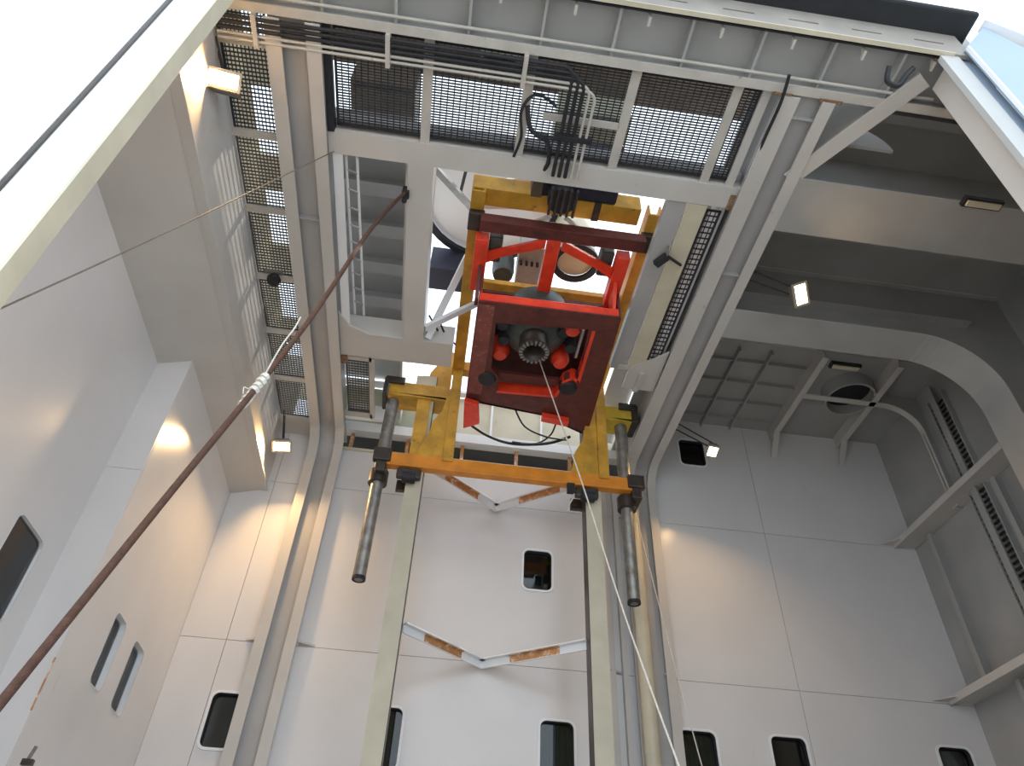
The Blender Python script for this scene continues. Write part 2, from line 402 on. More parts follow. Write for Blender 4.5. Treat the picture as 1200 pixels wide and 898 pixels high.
# ---- longitudinal beams with two flanges that bend down into the back wall as pilasters
def beam(n, xs, m='paint_beam'):
    x0, x1, x2, x3 = xs
    b = sroot('trim_%d' % n, ((x0+x3)/2, 7, 7.9)); r = 0.42; yp = 10.80
    path = [(3.46, 7.9), (yp-r, 7.9)] + arc(yp-r, 7.9-r, r, 90, 0, 10)[1:] + [(yp, FZ)]
    MB().band(path, 0, x0, x1, 0.02).build('flange', 'paint', b, smooth=True)
    MB().band(path, 0, x2, x3, 0.02).build('flange', 'paint', b, smooth=True)
    d = 0.10
    webp = [(3.46, 7.9+d), (yp-r, 7.9+d)] + arc(yp-r, 7.9-r, r+d, 90, 0, 10)[1:] + [(yp+d, FZ)]
    MB().band(webp, 0, x0+.02, x3-.02, 0.02).build('web_plate', m, b, smooth=True)
    s = MB()
    s.box((x0+.07, 3.46, 7.92), (x0+.10, yp-.02, 8.5)); s.box((x3-.10, 3.46, 7.92), (x3-.07, yp-.02, 8.5))
    s.build('side_web', 'paint_beam', b)
    s = MB()
    for y in (3.7, 6.02): s.band([(x1-.0, 7.93), (x2+.0, 7.93)], 1, y, y+.02, 0.08)
    s.build('web_stiffener', m, b)
beam(2, (-2.50, -2.33, -2.06, -1.90))
beam(3, (3.20, 3.42, 3.68, 3.83))
# pilaster feet brackets along the deck seam
tb = sroot('trim_4', (0, YB, 4.2))
for x, sgn in ((-2.42, -1), (-1.88, 1), (2.8, 1), (3.66, 1)):
    MB().prism([(x, YB-.14), (x, YB), (x+sgn*.24, YB)], 2, 4.19, 4.22).build('knee_bracket', 'paint', tb)
# extra wall profiles to the right of the right guide column
for x0, x1, dy in ((2.78, 2.90, .12), (3.02, 3.10, .10)):
    MB().box((x0, YB-dy, FZ), (x1, YB, 7.7)).build('wall_stiffener', 'paint', tb)
MB().tube([(3.30, YB-.33, FZ), (3.30, YB-.33, 7.3)], 0.11, 16).build('drain_pipe', 'cream', tb, smooth=True)

# ---- the bay on the right, its weak light painted as darker tones: plating, transverse frames, right wall
cr = sroot('ceiling_right', (6, 7, 9.4))
for i, (a, b) in enumerate(((3.4, 5.0), (5.0, 6.9), (6.9, 8.6), (8.6, YB+.05))):
    MB().box((3.78, a+.004, 9.42), (XR+.1, b-.004, 9.46)).build('plate', 'paint_bay_shade', cr)
MB().box((3.76, 3.4, 7.93), (3.80, YB, 9.42)).build('side_plate', 'paint_bay_shade', cr)
def frame_t(n, y0, y1, xi=7.62):
    f = sroot('trim_%d' % n, (6, (y0+y1)/2, 7.9)); R = 0.95
    path = [(3.83, 7.9), (xi-R, 7.9)] + arc(xi-R, 7.9-R, R, 90, 0, 14)[1:] + [(xi, FZ)]
    MB().band(path, 1, y0, y1, 0.025).build('flange', 'paint_bay_shade', f, smooth=True)
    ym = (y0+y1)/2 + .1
    MB().prism([(3.83, 9.42), (3.83, 7.92)] + [(a+.0, b+.02) for a, b in path[1:-1]] + [(xi+.02, FZ), (XR, FZ), (XR, 9.42)], 1, ym, ym+.02).build('web_plate', 'paint_bay_shade', f)
    if n == 5: MB().box((3.83, ym-.16, 8.62), (7.9, ym, 8.64)).build('web_stiffener', 'paint_bay_shade', f)
frame_t(5, 6.60, 7.16); frame_t(6, 4.42, 5.20, 8.5)
for (px, py), (qx, qy), nm in (((925,212),(1085,95),'diagonal_flange'),):
    p = H(px, py, 7.9); q = H(qx, qy, 7.9)
    MB().bar((p.x, p.y, 7.93), (q.x, q.y, 7.93), 0.20, 0.025).bar((p.x, p.y, 8.3), (q.x, q.y, 8.3), 0.02, 0.72).build(nm, 'paint', cr)
for y in (3.75, 4.1, 5.6, 6.05): MB().box((3.83, y, 9.20), (XR-.05, y+.02, 9.42)).box((3.83, y-.05, 9.18), (XR-.05, y+.07, 9.20)).build('ceiling_stiffener', 'paint_bay_shade', cr)
# arched end plate between beam and first frame
MB().prism([(3.83, 9.2)] + [(3.83+1.1*math.sin(t*PI/20), 8.2+0.7*math.cos(t*PI/20)) for t in range(11)] + [(3.83, 8.2)], 1, 4.05, 4.09).build('arched_plate', 'paint_bay_shade', cr)
# far ceiling: ribs, cross rib, faint arched stiffeners
rib = [(6.40, 8.45, 10.6), (7.80, 8.45, 10.6)]
for x, a, b in rib:
    MB().box((x-.06, a, 9.12), (x+.06, b, 9.14)).box((x-.01, a, 9.14), (x+.01, b+.3, 9.42)).bar((x, b, 9.13), (x, YB-.01, 8.75), 0.12, 0.02).build('ceiling_rib', 'paint', cr)
R = .6
p1 = [(6.45, 9.12), (8.0, 9.12)] + arc(8.0, 9.12-R, R, 90, 0, 10)[1:] + [(8.6, 6.95)]
MB().band(p1, 1, 9.42, 9.54, 0.02).build('curved_rib', 'paint', cr, smooth=True)
MB().prism([(8.0, 9.40)]+[(a, b+.01) for a, b in p1[1:]]+[(XR, 6.95), (XR, 9.40)], 1, 9.47, 9.49).build('knee_web', 'paint_bay_shade', cr)
for x in (4.95, 5.55):
    MB().box((x, 8.7, 9.3), (x+.03, 10.9, 9.42)).build('ceiling_stiffener', 'paint_bay_shade', cr)
for y in (9.0, 9.55, 10.1, 10.6):
    MB().box((3.85, y, 9.34), (6.35, y+.02, 9.42)).build('ceiling_stiffener', 'paint_bay_shade', cr)
s = MB(); s.lathe([(0.46, 0), (0.46, .3), (0.42, .3), (0.42, 0), (0.46, 0)], (7.35, 9.45, 9.14), 32); s.build('vent_collar', 'paint_bay_shade', cr, smooth=True)
s = MB(); s.lathe([(0.0, 0), (0.42, 0)], (7.35, 9.45, 9.36), 32); s.build('vent_opening', 'black', cr)

wr = sroot('wall_right', (XR, 7, 3))
for a, b in ((2.9, 6.9), (6.9, YB+.05)):
    for z0, z1 in ((FZ, 1.55), (1.55, 4.18), (4.18, 6.97), (6.97, 9.42)):
        MB().box((XR, a+.004, z0+.004), (XR+.05, b-.004, z1-.004)).build('plate', 'paint_bay_shade', wr)
for z in (7.0, 4.22):
    MB().box((XR-.42, 7.2, z-.015), (XR, YB-.02, z+.015)).box((XR-.44, 7.2, z-.07), (XR-.42, YB-.02, z+.05)).build('stringer', 'paint', wr)
    MB().prism([(XR-.42, YB-.3), (XR-.42, YB), (XR-.7, YB)], 2, z-.01, z+.01).build('knee_bracket', 'paint', wr)
for y, z0, z1 in ((8.5, 4.3, 6.9), (8.95, 4.3, 9.2), (9.7, 1.6, 4.15), (8.2, 1.6, 4.1), (10.3, 4.3, 6.9)):
    w_ = .10 if y != 8.95 else .14
    MB().box((XR-.16, y, z0), (XR, y+.015, z1)).box((XR-.17, y-w_/2, z0), (XR-.155, y+w_/2, z1)).build('vertical_frame', 'paint_bay_shade', wr)
for y in (8.75, 9.15):
    MB().box((XR-.10, y, 4.3), (XR, y+.03, 9.0)).build('cable_tray_side', 'paint_bay_shade', wr)
s = MB()
for i in range(45): s.box((XR-.07, 8.78, 4.4+i*.1), (XR-.05, 9.15, 4.44+i*.1))
s.build('tray_rungs', 'grease', wr)
# front inside wall left of right jamb, right side
MB().box((5.1, 3.2, FZ), (XR+.05, 3.25, 9.45)).build('wall_front_inner', 'paint_bay_shade', kind='structure')

# ---- hatch surround at ceiling level
ht = sroot('trim_7', (0.7, 6.5, 8.0))
MB().box((-1.90, 4.72, 7.98), (3.24, 5.02, 8.00)).box((-1.90, 4.72, 8.0), (3.24, 4.75, 8.3)).box((-1.90, 4.98, 8.0), (3.24, 5.02, 8.5)).build('cross_beam', 'paint', ht)
MB().box((-1.88, 4.62, 8.12), (3.22, 4.715, 8.30)).build('trough_face', 'paint_beam', ht)
MB().box((-3.05, 10.50, 8.03), (-1.9, YB+.1, 8.07)).build('end_plate', 'paint', ht)
MB().prism([(-1.9, 7.7), (-1.75, 7.95), (-1.45, 8.1), (-0.14, 8.1), (-0.14, 8.62), (-1.9, 8.62)], 2, 7.98, 8.02).box((-1.9, 8.12, 8.02), (-0.14, 8.16, 8.4)).build('far_cross_beam', 'paint', ht)
MB().prism([(2.68, 8.1), (3.0, 7.9), (3.2, 7.7), (3.2, 8.62), (2.68, 8.62)], 2, 7.98, 8.02).box((2.68, 8.12, 8.02), (3.2, 8.16, 8.4)).build('far_cross_beam', 'paint', ht)
MB().box((-0.93, 5.02, 7.98), (-0.61, 8.1, 8.0)).box((-0.93, 5.0, 8.0), (-0.91, 8.1, 8.45)).box((-0.63, 5.0, 8.0), (-0.61, 8.1, 8.45)).build('hatch_beam', 'paint', ht)
MB().box((2.38, 5.0, 8.0), (2.62, 8.2, 8.02)).box((2.38, 5.0, 8.02), (2.40, 8.2, 8.12)).build('coaming_strip', 'paint_beam', ht)
MB().box((2.64, 5.03, 7.985), (2.90, 8.08, 8.02)).box((2.88, 5.0, 8.02), (2.90, 8.2, 8.2)).build('walkway_beam', 'cream', ht)
MB().box((3.14, 5.1, 8.14), (3.20, 8.1, 8.5)).build('web_strip', 'paint_white', ht)
MB().box((2.5, 8.1, 7.99), (3.2, 8.2, 8.03)).box((2.86, 8.2, 7.95), (2.94, 8.65, 8.0)).build('rusty_bracket', 'paint_rusty', ht)
for x in (-0.74, 0.40, 1.57, 2.74):
    MB().box((x-.055, 3.46, 8.0), (x+.055, 4.72, 8.03)).build('grating_support', 'paint_rusty', ht)
MB().box((0.62, 4.12, 8.0), (1.52, 4.20, 8.03)).build('grating_support', 'paint_rusty', ht)
MB().box((3.02, 3.46, 8.0), (3.12, 4.9, 8.04)).build('grating_support', 'paint', ht)
MB().box((-1.90, 3.46, 7.96), (-1.82, 4.72, 8.1)).build('black_edge_strip', 'black', ht)
for y in (3.8, 4.93, 6.03, 7.2, 8.3, 9.4, 10.45):
    MB().box((-3.06, y-.05, 8.0), (-2.50, y+.05, 8.03)).build('grating_support', 'paint_rusty' if y < 7 else 'paint', ht)
for a_, b_, c_ in (((3.13, 4.82, 7.97), (3.2, 5.04, 7.98), 'joint'), ((-1.90, 8.62, 7.96), (-1.80, 8.80, 8.0), 'joint'), ((3.10, 3.43, 7.905), (3.32, 3.47, 7.915), 'joint'), ((3.64, 3.43, 7.905), (3.90, 3.47, 7.915), 'joint')):
    MB().box(a_, b_).build('rusty_joint', 'rust_dark', ht)
# light edge rails of the left bay
MB().box((-1.86, 5.02, 8.0), (-1.74, 8.1, 8.03)).build('edge_strip', 'paint_white', ht)

# gratings
def grating(x0, x1, y0, y1, z, px, py, label, m='grate', grp=None):
    g_ = thing('floor_grating', label, 'grating', ((x0+x1)/2, (y0+y1)/2, z), grp)
    s = MB()
    n = max(1, round((x1-x0)/px))
    for i in range(n+1):
        x = x0 + (x1-x0)*i/n; s.box((x-.006, y0, z+.004), (x+.006, y1, z+.014))
    s.build('cross_rods', m, g_, kind='stuff')
    s = MB(); n = max(1, round((y1-y0)/py))
    for i in range(n+1):
        y = y0 + (y1-y0)*i/n; s.box((x0, y-.0055, z), (x1, y+.0055, z+.022))
    s.build('bearing_bars', m, g_, kind='stuff')
    s = MB(); t = .02
    for a, b, c, d in ((x0,y0,x1,y0+t),(x0,y1-t,x1,y1),(x0,y0,x0+t,y1),(x1-t,y0,x1,y1)): s.box((a,b,z-.002),(c,d,z+.03))
    s.build('rim', m, g_)
main = [(-1.80, -0.74, 'dark floor grating at top left of the hatch beside the black edge strip'),
        (-0.74, 0.40, 'dark floor grating with bright sky through its lower half'),
        (0.40, 1.57, 'dark floor grating behind the cluster of bent pipes'),
        (1.57, 2.74, 'dark floor grating with a square patch of bright sky'),
        (2.74, 3.03, 'narrow dark floor grating next to the right beam')]
for a, b, l in main: grating(a+.01, b-.01, 3.48, 4.66, 8.035, 0.075, 0.034, l)
ys = [3.46, 3.8, 4.93, 6.03, 7.2, 8.3, 9.4, 10.45]
names = ['short floor grating at the top left corner, partly behind the lit lamp', 'left walkway grating just behind the upper left floodlight',
         'left walkway grating, third from the header', 'left walkway grating with the dark horn at its far end', 'left walkway grating with glare at its near end',
         'left walkway grating, second from the lower left floodlight', 'left walkway grating above the lower left floodlight']
for i in range(7): grating(-3.04, -2.52, ys[i]+.01, ys[i+1]-.01, 8.035, 0.045, 0.05, names[i], 'grate' if i < 2 else 'grate_light')
grating(-1.84, -1.46, 8.75, 10.1, 8.035, 0.05, 0.06, 'small floor grating in a rusty white frame left of the yellow rig', 'grate_light')
grating(2.93, 3.12, 5.12, 8.08, 8.035, 0.06, 0.09, 'long narrow mesh strip along the right beam', 'grate')
fr_ = MB()
for a, b, c, d in ((-1.90,8.66,-1.42,8.74),(-1.90,10.1,-1.42,10.2),(-1.46,8.66,-1.38,10.2)): fr_.box((a,b,8.0),(c,d,8.06))
fr_.build('grating_frame', 'paint_rusty', ht)
MB().box((-1.9, 10.2, 8.0), (-1.2, 10.28, 8.3)).build('edge_strip', 'paint_white', ht)

# ================================================================== WHAT STANDS ON THE DECK ABOVE
up = sroot('ceiling_upper', (0, 6, 10.6))
MB().box((-2.9, 3.3, 10.6), (3.9, 5.12, 10.64)).build('deck_plate', 'brown', up)
MB().box((-2.3, 5.3, 9.55), (-1.0, 10.9, 9.6)).build('deck_plate', 'paint_beam', up)
for i in range(7):
    y = 5.6 + i*.75
    MB().box((-2.25, y, 9.32), (-1.0, y+.03, 9.55)).box((-2.25, y-.1, 9.30), (-1.0, y+.13, 9.32)).build('deck_beam', 'paint_beam', up)
MB().box((-1.02, 5.2, 8.5), (-0.98, 10.9, 9.6)).build('side_plate', 'paint', up)
MB().box((3.1, 3.4, 8.5), (3.85, 11, 8.55)).build('deck_plate', 'paint_beam', up)
MB().box((2.64, 5.2, 8.6), (3.1, 10.9, 8.64)).build('deck_plate', 'paint_white', up)
# deck house behind the hatch: cream panels, posts, dark openings
hs = sroot('wall_upper', (1, 11.1, 8))
for i in range(6):
    x = -2.2 + i*0.98
    MB().box((x+.01, 11.05, 8.42), (x+.97, 11.09, 9.42)).build('panel', 'cream' if i > 1 else 'greenish', hs)
    MB().box((x-.02, 10.98, 8.40), (x+.02, 11.05, 9.45)).build('post', 'paint_white', hs)
MB().box((-2.2, 10.85, 8.20), (3.6, 11.05, 8.40)).build('white_band', 'paint_white', hs)
MB().box((-2.2, 11.3, 7.80), (3.6, 11.35, 8.60)).build('dark_opening', 'room', hs)
for i in range(6):
    x = -1.84 + i*1.02
    MB().box((x, 10.95, 7.80), (x+.06, 11.05, 8.2)).build('mullion', 'rust', hs)
MB().box((-2.2, 10.9, 9.44), (3.6, 11.05, 9.50)).build('rail', 'paint_white', hs)
MB().box((-2.2, 10.93, 7.80), (3.6, 11.05, 7.86)).build('ledge', 'cream', hs)
# white boat hull / dish
d = thing('radome', 'big round white dish with a dark rim seen through the hatch', 'dish', (0.18, 7.35, 10.6))
s = MB(); s.lathe([(0.0, 0.0), (1.0, 0.02), (1.17, 0.10), (1.2, 0.35), (1.0, 0.9), (0.5, 1.2), (0.0, 1.3)], (0.18, 7.35, 10.8), 40); s.build('dome', 'paint_white', d, smooth=True)
s = MB(); s.lathe([(1.12, 0.0), (1.22, 0.0), (1.22, 0.1), (1.12, 0.1), (1.12, 0)], (0.18, 7.35, 10.74), 40); s.build('rim', 'black', d, smooth=True)
MB().box((-0.75, 8.45, 10.2), (-0.1, 8.95, 10.8)).build('base_box', 'navy', d)
s = MB().bar(H(508,195,8.5), H(552,243,9.3), .09, .06); tag(s.build('steel_brace', 'galv'), 'grey steel brace slanting across the white dish', 'brace')
s = MB().bar(H(547,196,9.2), H(539,228,9.6), .045, .045); tag(s.build('thin_strut', 'black'), 'thin dark strut in front of the white dish', 'strut')
a = thing('lifting_arm', 'pale blue white arm with an oval hole above the rig', 'arm', H(610,225,9.6))
pts_ = [H(*q, 9.6) for q in ((562,228),(600,210),(645,205),(652,245),(560,245))]
hol = [H(*q, 9.6) for q in ((583,230),(596,219),(615,215),(621,222),(618,232),(590,238))]
o = holed('arm_plate', [(v.x, v.y) for v in pts_], [[(v.x, v.y) for v in hol]], 2, 9.6, 9.7, 'paint_white', None)
o.parent = a; o.matrix_parent_inverse = Matrix.Translation(a.location).inverted()
b1 = MB().bar((-0.55, 8.06, 8.02), H(548,300,9.0), .10, .06); tag(b1.build('white_brace', 'paint_white'), 'white flat brace rising steeply left of the rig', 'brace')
b2 = MB().bar((-0.60, 7.85, 8.02), H(560,355,8.6), .10, .06); tag(b2.build('white_brace', 'paint_white'), 'lower white flat brace meeting the hatch corner', 'brace')
t = thing('winch', 'dark navy winch box above the front of the rig', 'winch', (1.4, 5.4, 8.8))
MB().box((0.72, 5.08, 8.8), (1.92, 5.75, 9.3)).build('motor_box', 'navy', t, bevel=.03)
MB().box((0.70, 5.1, 8.75), (0.85, 5.75, 9.35)).build('end_plate', 'brown', t)
s = MB(); s.lathe([(0, 0), (.2, 0), (.2, .45), (0, .45)], (1.12, 5.62, 8.52), 20); s.build('sheave_block', 'black', t, smooth=True)
s = MB()
for i in range(5): s.box((0.95+i*.085, 5.42, 8.49), (0.985+i*.085, 5.84, 8.56))
s.build('fins', 'grease', t)
t = thing('pedestal', 'beige round pedestal seen through the red frame', 'pedestal', (1.62, 7.35, 9.6))
s = MB(); s.lathe([(0, 0), (.30, 0), (.34, .05), (.36, .9), (.32, 1.2), (0, 1.2)], (1.72, 7.55, 9.75), 28); s.build('drum', 'cream', t, smooth=True)
s = MB(); s.lathe([(0.30, 0), (.40, 0), (.40, .06), (.30, .06), (.30, 0)], (1.72, 7.55, 9.68), 28); s.build('foot_ring', 'black', t, smooth=True)
t = thing('valve_block', 'grey machinery block with dark fittings behind the red frame', 'machine', (0.85, 7.4, 9.4))
MB().box((0.75, 7.2, 9.5), (1.15, 8.0, 9.9)).build('body', 'galv', t, bevel=.02)
for i in range(4): MB().tube([(0.80+i*.09, 7.5, 9.42), (0.80+i*.09, 7.5, 9.55)], .025, 8).build('fitting', 'black', t)
s = MB(); s.lathe([(0, 0), (.16, 0), (.18, .1), (.18, .4), (0, .4)], (0.52, 7.6, 9.2), 20); s.build('motor', 'dark_green', t, smooth=True)
for x0, x1, y0, y1, z, mm, l in ((-2.0, -1.08, 5.0, 5.9, 9.9, 'brown', 'brown crate on the deck above the upper left grating'),
                             (0.98, 2.05, 5.0, 6.0, 9.9, 'greenish', 'dull green locker on the deck above the pipes'),
                             (-0.2, 0.3, 4.1, 4.5, 9.4, 'greenish', 'small dark box above the second grating')):
    t = thing('deck_locker', l, 'box', ((x0+x1)/2, (y0+y1)/2, z))
    MB().box((x0, y0, z), (x1, y1, z+.6)).build('body', mm, t, bevel=.02)
    MB().box((x0+.05, y0+.05, z-.04), (x1-.05, y0+.1, z)).build('foot', 'black', t); MB().box((x0+.05, y1-.1, z-.04), (x1-.05, y1-.05, z)).build('foot', 'black', t)

# ================================================================== THE RIG
YC = 9.7
for x0, x1, side, l in ((-0.62, -0.37, 1, 'tall cream guide column with a dark inner side, left of the pair'),
                        (2.23, 2.48, -1, 'tall cream guide column with a dark inner side, right of the pair')):
    t = thing('guide_column', l, 'column', ((x0+x1)/2, YC, FZ))
    MB().box((x0, 9.58, FZ), (x1, 9.61, 8.6)).box((x0, 9.80, FZ), (x1, 9.83, 8.6)).box(((x0+x1)/2-.03, 9.60, FZ), ((x0+x1)/2+.03, 9.81, 8.6)).build('rail', 'cream', t)
    xi = x1 if side > 0 else x0
    MB().box((xi-side*.02, 9.585, FZ), (xi+side*.012, 9.825, 8.6)).build('grease_face', 'grease', t)
for z, xa, ya, xb, yb, apx, m, l in ((4.17, -0.35, 9.83, 2.24, 9.83, 0.85, 'rust', 'rust streaked white V brace across the back wall at the lower deck seam'),
                                (6.9, -0.35, 9.83, 2.24, 9.83, 0.92, 'rust', 'rusty white V brace just below the orange crossbeam')):
    t = thing('v_brace', l, 'brace', (apx, YB, z))
    for xs in (xa, xb):
        p = Vector((xs, 9.80, z)); q = Vector((apx, YB-.09, z))
        MB().bar(p, q, .16, .02).bar(p+Vector((0,0,-.06)), q+Vector((0,0,-.06)), .02, .12).build('arm', 'paint_white', t)
        u = p.lerp(q, .25); v = p.lerp(q, .72)
        MB().bar(u-Vector((0,0,.006)), v-Vector((0,0,.006)), .13, .024).bar(u-Vector((0,0,.06)), v-Vector((0,0,.06)), .026, .10).build('rust_patch', m, t)
    MB().box((apx-.1, YB-.08, z-.03), (apx+.1, YB-.002, z+.02)).build('pad', 'paint', t)

rig = thing('launch_rig', 'big yellow and red launch rig hanging below the hatch on two guide columns', 'rig', (1.0, YC, 6.6))
# lower crossbeam
s = MB(); s.prism([(-1.10, 6.66), (-1.02, 6.58), (2.98, 6.58), (3.08, 6.66), (3.08, 6.79), (-0.98, 6.79), (-1.10, 6.74)], 1, 9.45, 9.50); s.box((-1.0, 9.45, 6.56), (2.98, 9.60, 6.60))
cb = s.build('crossbeam', 'orange', rig, bevel=.008)
for x in (-1.12, 2.96):
    s = MB(); s.box((x-.06, 9.40, 6.60), (x+.22, 9.52, 6.84)); s.box((x+.0, 9.44, 6.42), (x+.17, 9.9, 6.72)); s.build('end_clamp', 'grease', cb, bevel=.02)
# upper stub beams
for x0, x1, mm in ((-1.15, -0.12, 'yellow'), (2.58, 3.10, 'lemon')):
    sb = MB().box((x0, 9.5, 8.02), (x1, 9.9, 8.08)).box((x0, 9.5, 8.02), (x1, 9.53, 8.32)).build('stub_beam', mm, rig, bevel=.008)
    xe = x0 if x0 < 0 else x1; sg = -1 if x0 < 0 else 1
    MB().box((xe-.02, 9.46, 8.0), (xe+sg*.10, 9.92, 8.38)).box((xe-sg*.25, 9.45, 8.25), (xe+sg*.08, 9.5, 8.4)).build('end_clamp', 'grease', sb, bevel=.02)
MB().box((-0.72, 9.62, 8.34), (-0.28, 9.9, 8.62)).build('crate_bracket', 'cream', rig)
# hydraulic cylinders hanging through the crossbeam
for x, zb in ((-1.06, 4.70), (2.92, 4.74)):
    c = MB(); c.lathe([(0, 0), (.085, 0), (.095, .03), (.095, 2.0), (.105, 2.05), (.105, 3.4), (0, 3.4)], (x, 9.68, zb), 20)
    c = c.build('cylinder', 'steel', rig, smooth=True)
    s = MB(); s.lathe([(.06, -.005), (.098, -.005), (.098, .04)], (x, 9.68, zb), 20); s.build('end_ring', 'black', c)
    s = MB(); s.lathe([(.10, 0), (.15, 0), (.15, .22), (.10, .22)], (x, 9.68, 6.32), 20); s.build('collar', 'grease', c, smooth=True)
# posts and gussets
for sgn, xo in ((1, -0.10), (-1, 2.60)):
    P_ = lambda u: xo + sgn*u
    po = MB().box((P_(0), 9.42, 6.72), (P_(.17), 9.6, 8.9)).build('post', 'yellow', rig, bevel=.008)
    if sgn > 0:
        gp = [(P_(0), 6.76), (P_(-.42), 6.76), (P_(-.38), 6.95), (P_(-.26), 7.3), (P_(-.24), 7.5), (P_(-.10), 7.75), (P_(-.06), 8.05), (P_(0), 8.3)]
    else:
        gp = [(P_(0.16), 6.76), (P_(0.62), 6.76), (P_(.55), 7.2), (P_(.42), 7.45), (P_(.36), 7.8), (P_(.25), 8.1), (P_(.16), 8.5)]
    MB().prism(gp, 1, 9.46, 9.49).build('gusset', 'yellow', po)
    xs_ = -0.66 if sgn > 0 else 2.34
    MB().box((xs_+.02, 9.53, 6.78), (xs_+.24, 9.57, 8.3)).build('rear_post', 'yellow', rig)
    xr_ = -0.80 if sgn > 0 else 2.02
    s = MB(); s.box((xr_+.02, 9.46, 6.36), (xr_+.40, 9.575, 6.54)); s.build('roller_housing', 'grease', rig, bevel=.03); MB().box((xr_+.02, 9.84, 6.36), (xr_+.40, 9.92, 6.54)).build('rear_roller_housing', 'grease', rig)
    s = MB(); s.lathe([(0, 0), (.09, 0), (.09, .2), (0, .2)], (xr_+.12, 9.47, 6.36), 16, 'x'); s.build('roller', 'black', rig, smooth=True)
# knee plates between post and stub (upper left)
MB().prism([(-0.55, 8.1), (-0.12, 8.1), (-0.12, 9.25), (-0.20, 9.3), (-0.5, 8.7)], 1, 9.6, 9.64).build('knee_plate', 'yellow', rig)
# horizontal yellow frame
for x0, x1 in ((-0.12, 0.08), (2.40, 2.60)):
    MB().box((x0, 5.75, 8.70), (x1, 9.60, 8.74)).box((x0, 5.75, 8.72), (x0+.03, 9.6, 8.95)).box((x1-.03, 5.75, 8.72), (x1, 9.6, 8.95)).build('side_arm', 'yellow', rig, bevel=.006)
MB().box((-0.12, 5.74, 8.78), (2.30, 6.02, 9.10)).build('front_beam', 'yellow', rig, bevel=.01)
MB().box((0.06, 7.45, 8.80), (2.42, 7.62, 8.90)).build('middle_beam', 'yellow', rig, bevel=.008)
MB().box((0.06, 9.42, 8.70), (2.42, 9.6, 8.9)).build('rear_beam', 'yellow', rig, bevel=.008)
for x in (-0.10, 2.40):
    MB().box((x-.03, 6.05, 8.60), (x+.20, 6.36, 8.72)).build('hinge_block', 'grease', rig, bevel=.02)
MB().box((1.62, 5.72, 8.77), (1.72, 6.03, 9.12)).build('strap', 'grease', rig)

# red docking head under the yellow frame
hz = 8.42
head = thing('docking_head', 'red and dark maroon docking head hung inside the yellow frame', 'docking head', (1.15, 8.2, 7.75))
MB().box((0.05, 6.02, hz), (2.42, 6.22, hz+.18)).build('front_crossbar', 'maroon', head, bevel=.01)
MB().box((1.03, 6.2, hz-.02), (1.22, 7.35, hz+.12)).build('centre_bar', 'red', head, bevel=.008)
for sx in (1, -1):
    X = lambda u: 1.13 + sx*u
    MB().prism([(X(.12), 6.2), (X(.95), 6.58), (X(1.06), 6.85), (X(.72), 6.62), (X(.12), 6.36)], 2, hz, hz+.05).build('corner_gusset', 'red', head)
    MB().bar((X(.1), 5.95, hz+.22), (X(.75), 6.35, hz+.2), .05, .04).build('tie_rod', 'rope_white', head)
    MB().box((X(.93), 6.3, hz-.08), (X(1.12), 7.25, hz+.12)).build('side_bar', 'red', head, bevel=.01)
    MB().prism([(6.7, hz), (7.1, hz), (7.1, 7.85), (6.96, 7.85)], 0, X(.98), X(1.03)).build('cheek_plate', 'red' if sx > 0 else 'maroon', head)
    MB().box((X(.72), 6.35, hz+.08), (X(.92), 6.8, hz+.3)).build('lock_cylinder', 'dark_green', head, bevel=.03)
# the box below: ring plate with opening, upright walls
zb = 7.78
outer = [(0.16, 6.95), (2.22, 6.92), (2.32, 9.72), (1.45, 9.32), (0.16, 9.16)]
hole = [(0.44, 7.32), (1.83, 7.22), (1.90, 8.20), (1.84, 8.34), (1.70, 8.32), (1.66, 8.48), (1.61, 8.80), (0.65, 8.86), (0.62, 8.50), (0.48, 8.30)]
o = holed('ring_plate', outer, [hole], 2, zb, zb+.04, 'maroon', None); o.parent = head; o.matrix_parent_inverse = Matrix.Translation(head.location).inverted()
MB().bar((0.16, 6.95, 7.88), (2.2, 6.94, 7.88), .04, .15).build('front_wall', 'red', head, bevel=.005)
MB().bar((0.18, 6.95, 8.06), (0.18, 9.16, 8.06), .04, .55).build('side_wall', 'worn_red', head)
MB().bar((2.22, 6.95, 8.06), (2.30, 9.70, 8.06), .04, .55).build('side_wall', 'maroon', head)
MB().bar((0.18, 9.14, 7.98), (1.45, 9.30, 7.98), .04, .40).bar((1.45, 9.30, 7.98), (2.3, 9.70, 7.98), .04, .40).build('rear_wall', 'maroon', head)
MB().box((0.17, 7.0, zb-.012), (0.40, 8.95, zb)).build('worn_strip', 'worn_red', head)
s = MB(); n = len(hole)
for i in range(n):
    a_, b_ = hole[i], hole[(i+1) % n]; s.bar((a_[0], a_[1], zb+.06), (b_[0], b_[1], zb+.06), .02, .13)
s.build('opening_lip', 'maroon', head)
lipb = MB()
for a_, b_ in (((0.64,8.84),(1.60,8.80)), ((1.60,8.80),(1.68,8.42)), ((1.68,8.42),(1.80,8.30)), ((1.80,8.30),(1.90,8.40)), ((1.90,8.40),(1.90,7.25))):
    lipb.bar((a_[0], a_[1], zb+.09), (b_[0], b_[1], zb+.09), .05, .20)
lipb.build('bright_lip', 'red', head)
MB().box((0.58, 8.50, zb+.10), (1.60, 8.66, zb+.16)).build('lip_shelf', 'maroon', head)
for x, y in ((0.45, 8.56), (1.76, 8.56)):
    s = MB(); s.lathe([(0, -.01), (.13, -.01), (.15, .03), (.15, .12)], (x, y, zb-.03), 18); s.build('rubber_bumper', 'black', head, smooth=True)
